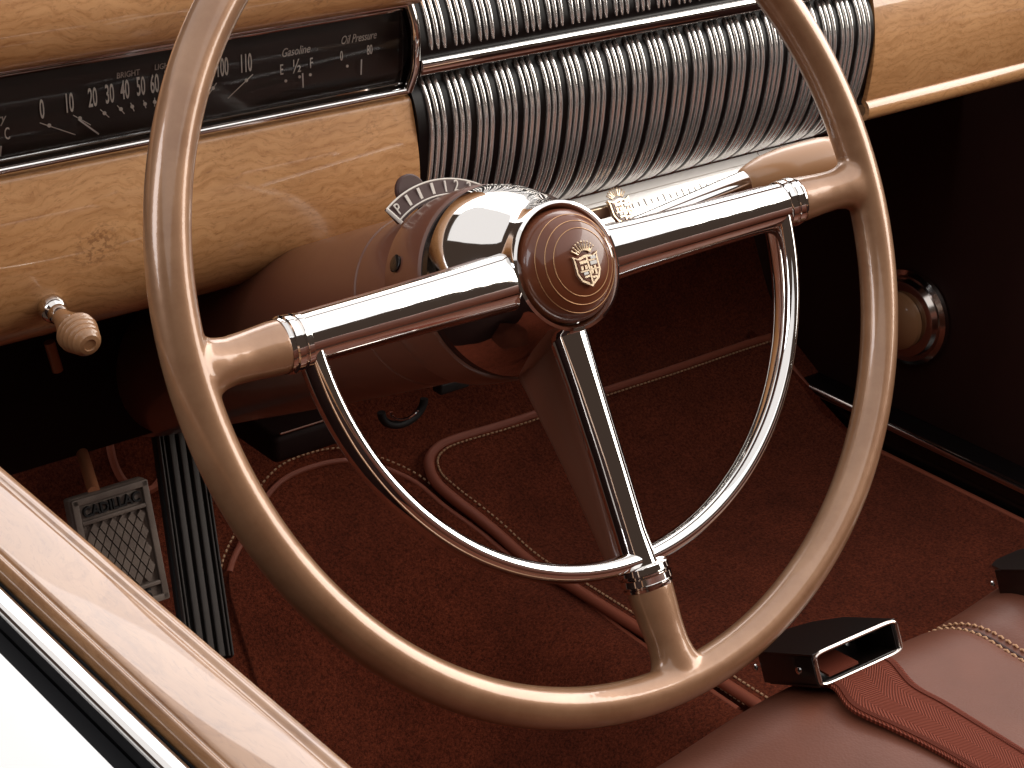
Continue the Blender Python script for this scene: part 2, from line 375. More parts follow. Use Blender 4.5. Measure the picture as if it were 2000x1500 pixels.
# passenger end of the wood top hides nothing else; dash core closes the space behind
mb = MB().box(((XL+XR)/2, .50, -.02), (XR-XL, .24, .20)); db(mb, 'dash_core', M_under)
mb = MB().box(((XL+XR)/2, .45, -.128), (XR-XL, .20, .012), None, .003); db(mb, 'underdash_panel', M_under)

q0 = PY(300, 848, .40)
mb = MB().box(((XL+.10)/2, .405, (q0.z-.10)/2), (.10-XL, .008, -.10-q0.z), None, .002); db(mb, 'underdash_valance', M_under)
mb = MB().tube([PY(96, 668, .375), PY(113, 724, .375)], .0036, 14); db(mb, 'brake_rod', M_copper)
# instrument strip
cl = db(MB().box(((XL+XC)/2, .262, .042), (XC-XL-.004, .006, .062)), 'instrument_panel', M_face)
gp = [(.2515, .0175), (.2492, .028), (.2484, .042), (.2492, .056), (.2515, .0665)]
mb = MB(); P = smooth([(0, a, b) for a, b in gp], 6); Q = [p+V((0, .0012, 0)) for p in P]
mb.loft([[V((x, q.y, q.z)) for q in P+Q[::-1]] for x in (XL, XC-.006)]); db(mb, 'glass', M_glass, cl)
bz = MB()
for z in (.0150, .0690):
    bz.tube([(XL, .2475, z), (XC-.003, .2475, z)], .0022, 10)
    bz.tube([(XL, .2515, z+(.0040 if z < .05 else -.0040)), (XC-.005, .2515, z+(.0040 if z < .05 else -.0040))], .0011, 8)
bz.tube(smooth([(XC-.003, .2475, .0150), (XC-.001, .244, .028), (XC-.001, .2428, .042), (XC-.001, .244, .056), (XC-.003, .2475, .0690)], 6), .0030, 10)
db(bz, 'bezel', M_chrome, cl)
FY = .2584
RX = Matrix.Rotation(PI/2, 4, 'X')
def at(x, y): p = PY(x, y, FY); return p
mk = MB(); mk2 = MB()
nums = {'0': (82, 215), '10': (135, 203), '20': (181, 192), '30': (214, 185), '40': (244, 177), '50': (275, 170), '60': (302, 165), '70': (330, 157), '80': (358, 150), '90': (393, 142), '100': (434, 133), '110': (480, 125)}
for s_, (x, y) in nums.items():
    q = at(x, y); w_ = .37
    text_into(mk, s_, .0152, Matrix.Translation(q) @ RX, w_, off=.00015)
def line(mb_, a, b, r):
    a, b = at(*a), at(*b); d = b-a; l = d.length; ang = math.atan2(d.z, d.x)
    mb_.box((0, 0, 0), (l, .0004, r), Matrix.Translation((a+b)/2) @ Matrix.Rotation(-ang, 4, 'Y'))
def dot(mb_, a, r): mb_.lathe([(0, -.0002), (r, -.0002), (r, .0003), (0, .0003)], 12, Matrix.Translation(at(*a)) @ RX)
for a, b in (((78, 240), (147, 263)), ((143, 225), (177, 244)), ((196, 214), (213, 229)), ((229, 206), (243, 222)), ((255, 201), (262, 217)), ((280, 196), (285, 211)), ((302, 191), (302, 208)), ((332, 184), (326, 202)), ((362, 178), (350, 198)), ((394, 170), (376, 194)), ((423, 162), (403, 191)), ((494, 145), (445, 192))):
    line(mk, a, b, .00045)
for q in ((96, 245), (156, 231), (204, 221), (236, 213), (258, 208), (283, 203), (302, 199), (329, 192), (356, 186), (386, 181), (416, 172), (481, 157)): dot(mk, q, .0011)
for q in ((558, 158), (585, 150), (606, 146), (678, 129)): dot(mk, q, .0009)
T = lambda q: Matrix.Translation(at(*q)) @ RX
text_into(mk, 'E', .0090, T((550, 137)), .55); text_into(mk, 'F', .0090, T((608, 124)), .55); text_into(mk, '\u00bd', .0115, T((580, 130)), .75)
text_into(mk, '0', .0085, T((667, 110)), .5); text_into(mk, '80', .0085, T((722, 98)), .5)
text_into(mk, 'C', .0095, T((14, 262)), .5)
db(mk, 'gauge_markings', M_mark, cl)
for w__, sz, q, sx_, sh in (('BRIGHT', .0046, (250, 145), .9, .1), ('LIGHTS', .0046, (322, 129), .9, .1), ('Gasoline', .0072, (577, 100), .80, .35), ('Oil Pressure', .0072, (700, 74), .72, .35), ('Battery', .0072, (-20, 236), .8, .35)):
    mk2 = MB(); text_into(mk2, w__, sz, T(q), sx_, sh); db(mk2, 'gauge_word', M_markdim, cl)
FY = .2565
nd = MB(); line(nd, (153, 233), (193, 262), .0009); line(nd, (591, 143), (592, 171), .0008); line(nd, (706, 116), (705, 146), .0008); line(nd, (2, 285), (0, 305), .0008)
db(nd, 'gauge_needles', M_white, cl)

# grille
gprof = [(.330, .150), (.300, .128), (.276, .103), (.2610, .084), (.2510, .068), (.2440, .054), (.2405, .040)]
gprof2 = [(.2520, .0200), (.2460, .0105), (.2415, .0005), (.2390, -.012), (.2395, -.028), (.2415, -.044), (.2455, -.060), (.2520, -.075), (.2620, -.088), (.278, -.099)]
back = [(y+.0018, z) for y, z in gprof] + [(.2465, .028)] + [(y+.0018, z) for y, z in gprof2]
mb = MB(); P = smooth([(0, a, b) for a, b in back], 4)
mb.loft([[V((x, q.y, q.z)) for q in P] + [V((x, q.y+.01, q.z)) for q in P[::-1]] for x in (XG0-.006, XG1-.0005)]); grille = db(mb, 'grille_panel', M_grille)
gb = MB(); ngrp = 22; pitch = (XG1-XG0-.002)/ngrp
def bar(x, prof):
    P = smooth([(0, a, b) for a, b in prof], 5)
    rings = []
    for i, p in enumerate(P):
        t = (P[min(i+1, len(P)-1)]-P[max(i-1, 0)]).normalized(); nrm = V((0, -abs(t.z), 0)) ; nrm = V((0, t.z, -t.y)).normalized()
        if nrm.y > 0: nrm = -nrm
        e = min(i, len(P)-1-i); k = min(1, .35+.35*e)
        ring = [V((x+.0013*k*math.cos(a_), 0, 0)) + V((0, p.y, p.z)) + nrm*(.0011*k*math.sin(a_)-.0006) for a_ in [PI*j/8 for j in range(9)]]
        ring += [V((x-.0013*k, p.y+.003, p.z)), V((x+.0013*k, p.y+.003, p.z))]
        rings.append(ring)
    gb.loft(rings)
for g in range(ngrp):
    for j in range(3):
        x = XG0 + .003 + g*pitch + j*.0051 + .0006
        bar(x, gprof); bar(x, gprof2)
db(gb, 'grille_bars', M_bar, grille, 60)
mb = MB(); ring = sell(.0042, .0052, 20, 2.6)
mb.loft([[V((x, .2435+a, .0295+b)) for a, b in ring] for x in (XG0-.004, XG1-.001)]); db(mb, 'grille_strip', M_chrome, grille)

# radio dial ledge below the grille
ang = Matrix.Translation((.29, .2635, -.1060)) @ Matrix.Rotation(math.radians(46), 4, 'X')
rd = MB().box((0, 0, 0), (.40, .025, .006), ang, .0015); rd = db(rd, 'radio_dial', M_dial)
mb = MB()
for i in range(30):
    x = -.045+.0062*i; h = .0035 if i % 3 else .006
    mb.box((x, -.004, .0032), (.0006, h, .0004), ang)
mb.box((.045, .005, .0032), (.19, .0005, .0004), ang)
db(mb, 'dial_scale', M_markdim, rd)
mb = MB(); mb.box((0, -.0140, -.002), (.405, .003, .010), ang, .0008)
for x in (.135, .160, .180): mb.box((x, 0, .0030), (.0008, .0245, .0008), ang)
db(mb, 'dial_frame', M_chrome, rd)
mb = MB().box((.497, .262, -.106), (.012, .028, .014), None, .002); db(mb, 'dial_end', M_black, rd)

# crest: crown over a quartered shield, about 1 unit tall; flat parts pressed in metal
SH = [(-.30, .10), (-.33, .16), (-.20, .10), (-.02, .14), (.02, .14), (.20, .10), (.33, .16), (.30, .10), (.30, -.20), (.22, -.36), (.05, -.46), (0, -.50), (-.05, -.46), (-.22, -.36), (-.30, -.20)]
def crest(M, th):
    gold = MB(); red = MB(); wht = MB()
    gold.prism(SH, 0, th, M)
    inner = [(x*.82, y*.82-.025) for x, y in SH]
    red.prism(inner, th, th*1.25, M)
    for x0, y0, x1, y1 in ((-.20, -.02, -.02, .04), (-.20, -.14, -.14, -.06), (-.10, -.14, -.04, -.06), (.03, -.25, .08, -.10), (.12, -.28, .17, -.10), (.03, .00, .2, .03), (-.16, -.30, -.03, -.26), (-.02, -.44, .02, .09), (-.23, -.18, .23, -.155), (.03, -.34, .15, -.30)):
        gold.prism([(x0, y0), (x1, y0), (x1, y1), (x0, y1)], th, th*1.5, M)
    for x0, y0, x1, y1 in ((.10, .02, .22, .09), (-.16, -.24, -.05, -.19), (.06, -.08, .22, -.01)):
        wht.prism([(x0, y0), (x1, y0), (x1, y1), (x0, y1)], th, th*1.5, M)
    gold.tube([M @ V(p) for p in [(-.20+.40*k/8, .205+.035*math.sin(PI*k/8), th*.5) for k in range(9)]], .022*M.to_scale().x, 8)
    for k in range(9):                              # crown rays with a bead on each tip
        a_ = math.radians(146-14*k); cx, cy = 0, .09
        r0, r1 = .16, .31
        p0 = V((cx+r0*math.cos(a_)*1.1, cy+r0*math.sin(a_)*.85, th*.6)); p1 = V((cx+r1*math.cos(a_)*1.05, cy+r1*math.sin(a_), th*.6))
        gold.tube([M @ p0, M @ p1], [.024*M.to_scale().x, .010*M.to_scale().x], 6)
        gold.tube([M @ (p1+V((0, -.02, 0))), M @ p1, M @ (p1+V((0, .03, 0)))], [.008*M.to_scale().x, .026*M.to_scale().x, .008*M.to_scale().x], 8)
    return gold, red, wht
p = PY(1207, 402, .240)
BM = Matrix.Translation(p) @ RX @ Matrix.Scale(.0265, 4)
BM = Matrix.Translation(p) @ Matrix.Rotation(math.radians(56), 4, 'X') @ Matrix.Scale(.030, 4)
g_, r_, w_ = crest(BM, .10); badge = db(g_, 'badge', M_gold); db(r_, 'badge_enamel', M_cap, badge); db(w_, 'badge_enamel', M_white, badge)
q = PY(1175, 415, .244); mb = MB().box(q, (.030, .004, .009), None, .001); db(mb, 'badge_bar', M_gold, badge)

# pull knob on the lower wood
p = PY(103, 603, .238)
KM = Matrix.Translation(p) @ V((-.02, -1, -.13)).to_track_quat('Z', 'Y').to_matrix().to_4x4() @ Matrix.Scale(.90, 4)
kn = db(MB().lathe([(0, -.006), (.0085, -.006), (.0090, 0), (.0080, .004), (.0065, .006), (.0066, .009), (.0058, .011), (0, .011)], 32, KM), 'pull_knob', M_chrome)
pr = [(0, .009), (.0050, .009), (.0058, .013), (.0078, .020), (.0105, .027)]
for k in range(5):
    z = .030+k*.0036; r = .0122-.0012*max(0, k-1)
    pr += [(r, z), (r+.0006, z+.0012), (r, z+.0024), (r-.0010, z+.0030)]
pr += [(.0065, .0490), (.0040, .0495), (.0035, .0485), (0, .0485)]
db(MB().lathe(pr, 40, KM), 'grip', M_ivory, kn)

# ------------------------------------------------------------------ steering column (wheel frame)
colm = thing('steering_column', 'brown painted steering column running from the wheel hub into the dashboard', 'steering column', WM)
MB().lathe([(.030, -.050), (.0505, -.0600), (.0522, -.0615), (.0530, -.066), (.0525, -.088), (.0510, -.0955), (.0485, -.0975), (.0470, -.0975)], 96).build('collar', M_brown, colm)
MB().lathe([(.0475, -.0965), (.0482, -.0980), (.0482, -.1300), (.0476, -.1306), (.0476, -.1314), (.0484, -.1320), (.0492, -.18), (.0500, -.26), (.0505, -.50)], 96).build('tube', M_brown, colm)
MB().lathe([(.0470, -.0610), (.0508, -.0610), (.0508, -.0535), (.047, -.0530)], 96).build('dark_gap', M_black, colm)
mb = MB()
c = V((-.040, .022, -.0875)); mb.lathe([(0, -.001), (.0042, -.001), (.0048, .0008), (.0036, .0014), (0, .0010)], 20, Matrix.Translation(V((-.0475, .0235, -.082))) @ V((-.9, .44, 0)).to_track_quat('Z', 'Y').to_matrix().to_4x4())
mb.build('screw', M_black, colm)
# gear indicator: curved plate with ticks standing on the collar
A0, A1 = math.radians(122), math.radians(58)
def ringpt(a_, r, z): return V((r*math.cos(a_), r*math.sin(a_), z))
rings = []
for k in range(33):
    a_ = A0+(A1-A0)*k/32
    rings.append([ringpt(a_, .0515, -.097), ringpt(a_, .0620, -.099), ringpt(a_, .0620, -.1015), ringpt(a_, .0515, -.1015)])
ind = MB().loft(rings).build('gear_indicator', M_brown_dk, colm)
mb = MB()
mb.tube([ringpt(A0+(A1-A0)*k/32, .0620, -.0993) for k in range(33)], .0006, 6)
mb.tube([ringpt(A0, .0515, -.0970), ringpt(A0, .0620, -.0990)], .0011, 6)
mb.tube([ringpt(A0+(A1-A0)*k/32, .0533, -.0968) for k in range(33)], .0005, 6)
for d, w_ in ((109, .0017), (100.5, .0017), (91.5, .0017), (83, .0009)):
    a_ = math.radians(d); mb.box((0, 0, 0), (w_, .0062, .0006), Matrix.Translation(ringpt(a_, .0578, -.0977)) @ Matrix.Rotation(a_-PI/2, 4, 'Z'))
for d, s_ in ((117.5, 'P'), (76, '2'), (68, '2')):
    a_ = math.radians(d); text_into(mb, s_, .0090, Matrix.Translation(ringpt(a_, .0578, -.0975)) @ Matrix.Rotation(a_-PI/2, 4, 'Z'), .75, depth=.0006)
mb.build('indicator_marks', M_mark, ind)
a_ = math.radians(101)
mb = MB().lathe([(0, -.0020), (.0085, -.0020), (.0095, -.0010), (.0095, .0010), (.0085, .0020), (0, .0020)], 32, Matrix.Translation(ringpt(a_, .0605, -.1045)))
pt = mb.build('indicator_pointer', M_brown_dk, colm)

# ------------------------------------------------------------------ gear lever
base = V((.044, .002, -.080)); def_un = lambda x, y, off: WM.inverted() @ un(x, y, WN, off)
k0 = def_un(1452, 358, -.062); k1 = def_un(1640, 306, -.048)
lev = thing('gear_lever', 'chrome gear lever with long tan knob behind the upper right spoke', 'gear lever', WM)
MB().tube([base, base+(k0-base)*.5, k0+(k1-k0)*.05], [.0062, .0060, .0078], 20).build('lever_rod', M_chrome, lev)
D = k1-k0
MB().tube([k0+D*t for t in (0, .01, .08, .2, .4, .6, .8, .92, .975, 1.0)], [.0075, .0085, .0105, .0130, .0146, .0150, .0148, .0138, .0105, .003], 28).build('lever_knob', M_ivory, lev)

# ------------------------------------------------------------------ steering wheel
wh = thing('steering_wheel', 'large tan steering wheel with chrome spokes, half horn ring and brown centre button', 'steering wheel', WM)
R0, RT = .22, .0107
# rim with three moulded sleeves, merged into one smooth skin
mb = MB(); mb.tube([(R0*math.cos(2*PI*k/180), R0*math.sin(2*PI*k/180), 0) for k in range(180)], RT, 24, loop=True)
for d in (0, 180, 270):
    a_ = math.radians(d); Rm = Matrix.Rotation(a_, 4, 'Z'); rings = []
    for s_, wy, wz, cz in ((.1665, .0128, .0108, -.006), (.175, .0126, .0106, -.0055), (.188, .0116, .0102, -.0045), (.198, .0112, .0098, -.003), (.205, .0124, .0096, -.0018), (.210, .0150, .0094, -.001), (.2145, .0200, .0090, 0), (.218, .0260, .0084, 0), (.221, .0300, .0070, 0)):
        rings.append([Rm @ V((s_ - (0 if s_ < .212 else (yy*yy)*.9), yy, zz)) for yy, zz in sell(wy, wz, 32, 2.1, 0, cz)])
    mb.loft(rings)
tmp = mb.build('rim_tmp', M_tan)
md = tmp.modifiers.new('a', 'REMESH'); md.mode = 'VOXEL'; md.voxel_size = .00125
md = tmp.modifiers.new('b', 'SMOOTH'); md.factor = .5; md.iterations = 14
bpy.context.view_layer.update()
me = bpy.data.meshes.new_from_object(tmp.evaluated_get(bpy.context.evaluated_depsgraph_get())); bpy.data.objects.remove(tmp)
me.polygons.foreach_set('use_smooth', [True]*len(me.polygons)); me.name = 'rim'
if not me.materials: me.materials.append(M_tan)
rim = bpy.data.objects.new('rim', me); COL.objects.link(rim); rim.parent = wh

for d in (0, 180, 270):
    Rm = Matrix.Rotation(math.radians(d), 4, 'Z')
    def sec(s_, wy, wz, cz, e=2.3, n=40): return [Rm @ V((s_, yy, zz)) for yy, zz in sell(wy, wz, n, e, 0, cz)]
    # two stacked chrome bands with a groove between
    mb = MB(); rings = []
    for s_, k in ((.1570, .90), (.1578, 1.0), (.1608, 1.03), (.1616, .93), (.1624, .93), (.1630, 1.04), (.1662, 1.06), (.1670, .96), (.1676, .95), (.1682, 1.02), (.1694, 1.0)):
        rings.append(sec(s_, .0130*k, .0112*k, -.0065))
    mb.loft(rings).build('ferrule', M_chrome, wh)
    if d != 270:
        rings = []
        for s_, wy, wz, cz in ((.022, .0150, .0120, -.016), (.032, .0148, .0118, -.0145), (.05, .0140, .0110, -.0125), (.08, .0132, .0104, -.0105), (.12, .0126, .0102, -.0085), (.150, .0124, .0104, -.007), (.1575, .0122, .0104, -.0065)):
            rings.append(sec(s_, wy, wz, cz, 2.15))
        MB().loft(rings).build('spoke', M_chrome, wh)
        rings = []
        for s_, wy, dz in ((.030, .0152, .030), (.06, .0142, .024), (.10, .0134, .018), (.14, .0130, .012), (.1575, .0127, .0105)):
            rings.append(sec(s_, wy, dz*.5, -.0125-dz*.5, 3.5))
        MB().loft(rings).build('spoke_back', M_brown, wh)
    else:
        rings = []
        for s_, wy, wz, cz in ((.022, .0105, .0110, -.020), (.034, .0100, .0105, -.018), (.06, .0092, .0095, -.0155), (.10, .0086, .0090, -.0125), (.14, .0084, .0085, -.010), (.1575, .0092, .0090, -.008)):
            rings.append(sec(s_, wy, wz, cz, 2.15))
        MB().loft(rings).build('spoke', M_chrome, wh)
        rings = []
        for s_, wy, dz in ((.030, .0108, .056), (.06, .0096, .044), (.10, .0090, .030), (.14, .0088, .018), (.1575, .0095, .012)):
            rings.append(sec(s_, wy, dz*.5, -.014-dz*.5, 3.5))
        MB().loft(rings).build('spoke_back', M_brown, wh)
# chrome bell
MB().lathe([(.0290, -.0120), (.0297, -.0070), (.0305, -.0042), (.0318, -.0022), (.0333, -.0028), (.0340, -.0050), (.0343, -.0090), (.0362, -.0150), (.0400, -.0230), (.0440, -.0315), (.0475, -.0400), (.0500, -.0480), (.0512, -.0540), (.0500, -.0545), (.0470, -.0530)], 128).build('hub', M_chrome, wh, 50)
# horn button
prof = [(.0293, -.0110), (.0293, -.0060), (.0288, -.0022), (.0268, .0012), (.0245, .0040), (.0215, .0063), (.0180, .0081), (.0140, .0094), (.0095, .0103), (.005, .0107), (.0003, .0108)]
cap = MB().lathe(prof, 96).build('horn_button', M_cap, wh, 60)
def capz(r):
    for (r1, z1), (r0, z0) in zip(prof, prof[1:]):
        if r0 <= r <= r1: return z0+(z1-z0)*(r-r0)/(r1-r0)
mb = MB()
for r in (.0172, .0212, .0250): mb.tube([(r*math.cos(2*PI*k/96), r*math.sin(2*PI*k/96), capz(r)+.00005) for k in range(96)], .00024, 8, loop=True)
mb.build('button_ring', M_bronze, cap)
CM = Matrix.Translation((.0005, -.0005, .0102)) @ Matrix.Scale(.0255, 4)
g_, r_, w_ = crest(CM, .07); cr = g_.build('crest', M_gold, cap); r_.build('crest_enamel', M_cap, cr); w_.build('crest_enamel', M_white, cr)
# half horn ring
rings = []; nH = 120
for k in range(nH+1):
    a_ = math.radians(180-1.5+183*k/nH); er = V((math.cos(a_), math.sin(a_), 0))
    dep = .0100 - .0028*math.sin(max(0, min(PI, a_-PI)))
    rings.append([er*(.1545+x) + V((0, 0, z)) for x, z in sell(.0050, dep, 28, 2.2, 0, -.0075)])
MB().loft(rings).build('horn_ring', M_chrome, wh)

# ------------------------------------------------------------------ driver's door
dd = thing('driver_door', 'polished wood topped driver door with chrome strip and white outer panel', 'car door', Matrix.Translation((-.34, -.1, 0)))
DD = dd.matrix_basis.inverted()
def swy(prof, name, m_, n=5, thick=None):
    P = smooth([(a, 0, b) for a, b in prof], n) if n > 1 else [V((a, 0, b)) for a, b in prof]
    lo = min(p.z for p in P)-.012 if thick is None else None
    ring = P + ([V((P[-1].x, 0, lo)), V((P[0].x, 0, lo))] if thick is None else [p+V((0, 0, -thick)) for p in P[::-1]])
    mb = MB().loft([[DD @ V((q.x, y, q.z)) for q in ring] for y in (-.75, .24)])
    return mb.build(name, m_, dd)
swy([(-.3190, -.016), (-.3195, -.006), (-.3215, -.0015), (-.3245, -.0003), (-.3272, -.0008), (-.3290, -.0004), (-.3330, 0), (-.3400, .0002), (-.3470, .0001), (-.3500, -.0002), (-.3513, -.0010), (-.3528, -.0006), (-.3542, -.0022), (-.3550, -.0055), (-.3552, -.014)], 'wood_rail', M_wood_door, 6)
swy([(-.3556, -.014), (-.3558, -.0072), (-.3566, -.0068), (-.3571, -.0085), (-.3572, -.016)], 'rubber_seal', M_seal, 3)
swy([(-.3575, -.012), (-.3577, -.0064), (-.3586, -.0050), (-.3610, -.0046), (-.3636, -.0048), (-.3650, -.0062), (-.3654, -.013)], 'chrome_strip', M_chrome, 4)
swy([(-.3657, -.016), (-.3660, -.0135), (-.3690, -.0140), (-.3716, -.0140), (-.3718, -.0160)], 'rubber_seal', M_seal, 2)
swy([(-.3722, -.018), (-.3724, -.0128), (-.3734, -.0118), (-.3780, -.0122), (-.390, -.0150), (-.41, -.021), (-.45, -.035), (-.50, -.06), (-.55, -.10)], 'outer_panel', M_body, 4, .01)
MB().box((-.335, -.25, -.27), (.028, 1.0, .47), DD, .004).build('inner_panel', M_under, dd)

# ------------------------------------------------------------------ pedals
def frame_from(tl, tr, bl):                         # local x along top edge, y up the pad
    x = (tr-tl).normalized(); yv = (tl-bl); yv = (yv-x*yv.dot(x)).normalized(); z = x.cross(yv)
    c = tl + (tr-tl)/2 + (bl-tl)/2
    M = Matrix((x, yv, z)).transposed().to_4x4(); M.translation = c
    return M, (tr-tl).length, (tl-bl).length
tl, tr = PY(130, 980, .33), PY(281, 934, .33)
N_ = V((0, -1, .30)).normalized(); c_ = N_.dot(tl)
br = un(336, 1166, N_, c_); bl = br-(tr-tl)
PM, pw, ph = frame_from(tl, tr, bl)
bp = thing('brake_pedal', 'grey rubber brake pedal pad with diamond pattern and raised lettering', 'brake pedal', PM)
pad = MB().box((0, 0, -.006), (pw, ph, .010), None, .002).build('pedal_pad', M_rubber, bp)
mb = MB()
b_ = .0045; z0, z1 = -.0012, .0022
for x, y, sx_, sy_ in ((0, ph/2-b_/2-.0005, pw-.002, b_), (0, -ph/2+b_/2+.0005, pw-.002, b_), (-pw/2+b_/2+.0005, 0, b_, ph-.002), (pw/2-b_/2-.0005, 0, b_, ph-.002), (0, ph*.295, pw-.010, .0028), (0, -ph*.34, pw-.010, .0028)):
    mb.box((x, y, (z0+z1)/2), (sx_, sy_, z1-z0), None, .0005)
top, bot = ph*.27, -ph*.315; wI = pw/2-.0058
nd_ = 8
for i in range(-nd_-3, nd_+4):                      # raised diamonds between crossing grooves
    for j in range(0, 16):
        pass
dx = 2*wI/6.5; dy = dx*1.75
i = 0
y = bot+dy*.35; row = 0
while y < top-dy*.2:
    x = -wI+dx*.5+(dx/2 if row % 2 else 0)
    while x < wI-dx*.3:
        q = .86; poly = [(x, y+dy/2*q), (x-dx/2*q, y), (x, y-dy/2*q), (x+dx/2*q, y)]
        poly = [(max(-wI, min(wI, a)), max(bot, min(top, b))) for a, b in poly]
        mb.prism(poly, -.0012, .0016)
        x += dx
    y += dy/2; row += 1
mb.build('pedal_tread', M_rubber, pad)
mb = MB(); text_into(mb, 'CADILLAC', .0095, Matrix.Translation((0, ph*.372, .0000)), .92, off=.0002, depth=.0034)
mb.build('pedal_lettering', M_blackmat, pad); mb = MB(); text_into(mb, 'BRAKES', .0095, Matrix.Translation((.0, -ph*.408, .0000)), .95, off=.0002, depth=.0034)
mb.build('pedal_lettering', M_blackmat, pad)
a = PM.inverted() @ PY(148, 845, .44); b = PM.inverted() @ PY(184, 962, .335)
MB().tube([a, b], .0042, 16).build('pedal_arm', M_copper, bp)

tl, tr = PY(290, 845, .46), PY(372, 832, .46)
N_ = V((0, -1, .75)).normalized(); c_ = N_.dot(tl)
br = un(468, 1255, N_, c_); tr = un(385, 840, N_, c_); bl = un(352, 1262, N_, c_)
PM, pw, ph = frame_from(tl, tr, tl+(br-tr))
ap = thing('accelerator_pedal', 'long black ribbed rubber accelerator pedal beside the brake pedal', 'accelerator pedal', PM)
M_rub2 = mat('black_rubber', (.060, .048, .042), .6); pad = MB().box((0, -ph*.03, -.005), (pw, ph*1.06, .008), None, .002).build('pedal_pad', M_blackmat, ap)
mb = MB(); nr = 5
for i in range(nr):
    x = -pw/2+pw*(i+.5)/nr; wr = pw/nr*(.62 if i in (1, 2, 3) else .3)
    if i in (0, 4):
        for s_ in (-.25, .12): mb.box((x+s_*pw/nr, -ph*.03, .001), (wr*.6, ph*1.05, .005), None, .0006)
    else: mb.box((x, -ph*.03, .001), (wr, ph*1.05, .005), None, .0008)
mb.build('pedal_ribs', M_rub2, pad)

# carpet grommet behind the brake pedal, and dark fittings under the dash
ctr = fl(268, 893)
mb = MB(); pts = []
for k in range(40):
    a_ = 2*PI*k/40; X_, Y_ = ctr.x+.022*math.cos(a_), ctr.y+.016*math.sin(a_); pts.append(V((X_, Y_, hz(Y_, X_)+.003)))
o = mb.tube(pts, .0035, 8, loop=True).build('pedal_grommet', M_leather_trim); tag(o, 'stitched leather ring in the carpet behind the brake pedal', 'grommet')
hb = thing('heater_box', 'black heater box hanging under the dashboard left of the column', 'heater', Matrix.Translation((.02, .42, -.2)))
HI = hb.matrix_basis.inverted()
c1 = PY(562, 826, .44)
MB().box(c1, (.070, .07, .024), HI, .006).build('heater_casing', M_under, hb)
mb = MB().tube([c1+V((-.03, -.036, .0145)), c1+V((.02, -.036, .0145))], .0012, 8); mb.v = [HI @ q for q in mb.v]; mb.build('heater_edge', M_chrome_dull, hb)
c2 = PY(787, 792, .42)
cb = thing('cable_clip', 'small black cable loop hanging below the steering column', 'cable', Matrix.Translation(c2))
MB().tube([(.021*math.cos(a_), 0, .016*math.sin(a_)) for a_ in [PI+PI*k/20 for k in range(21)]], .0034, 12).build('cable_loop', M_blackmat, cb)
MB().tube([(.0145*math.cos(a_), -.004, .010*math.sin(a_)) for a_ in [PI+PI*.8*k/20 for k in range(21)]], .0012, 8).build('wire', M_chrome, cb)
MB().box((.048, 0, .006), (.03, .012, .010), None, .002).build('clip', M_blackmat, cb)

# ------------------------------------------------------------------ seat
SZ = -.235; SY = -.070
def seat_z(Y, X):                                  # crowned cushion rolling over at its front edge
    r = .062; y0 = SY-r
    pf = 0
    for sx_ in SEAMS:
        d = X-sx_; pf += math.exp(-(d/.007)**2)
    puff = -.0032*pf
    return puff
SEAMS = (-.028, .2235, .475)
def seat_pt(t, X):                                 # t: arc length from deep in the seat over the roll and down
    r = .060; flat = .50
    pf = sum(math.exp(-((X-s_)/.006)**2) for s_ in SEAMS); cr_ = .006*math.cos((X-.098)/.2515*2*PI)  # crown between seams
    off = -.0035*pf + cr_*.6
    if t < flat: Y = SY-r-(flat-t); z = SZ-(flat-t)*.06; nv = V((0, -.06, 1)).normalized(); p = V((X, Y, z))
    elif t < flat+r*PI/2:
        a_ = (t-flat)/r; p = V((X, SY-r+r*math.sin(a_), SZ-r+r*math.cos(a_))); nv = V((0, math.sin(a_), math.cos(a_)))
    else: p = V((X, SY, SZ-r-(t-flat-r*PI/2))); nv = V((0, 1, 0))
    return p + nv*off, nv
seat = thing('front_seat', 'red brown leather front seat cushion with pale double stitched seams', 'car seat', Matrix.Translation((.2, -.3, -.4)))
SI = seat.matrix_basis.inverted()
xs = [-.30+.006*k for k in range(178)]; ts = [.02*k for k in range(22)] + [.44+.005*k for k in range(44)] + [.68, .72, .76, .80]
mb = MB(); mb.loft([[SI @ seat_pt(t, x)[0] for t in ts] for x in xs], closed=False); 
mb.build('cushion', M_leather, seat, 180)
MB().box((.24, -.70, -.06), (1.06, .14, .36), SI, .045).build('backrest', M_leather, seat)  # out of view, added to give the chrome red brown reflections
for s_ in SEAMS[:2]:
    sm = MB().tube([SI @ (seat_pt(.1+.01*k, s_)[0]) for k in range(64)], .0012, 8).build('seam', M_brown_dk, seat)
    for side in (-1, 1):
        st = MB(); X = s_+side*.0042; t = .12
        while t < .70:
            p, nv = seat_pt(t, X); q, _n = seat_pt(t+.0034, X)
            st.tube([SI @ (p+nv*.0002), SI @ ((p+q)/2+nv*.0012), SI @ (q+nv*.0002)], .00075, 6); t += .0052
        st.build('stitching', M_thread, sm)

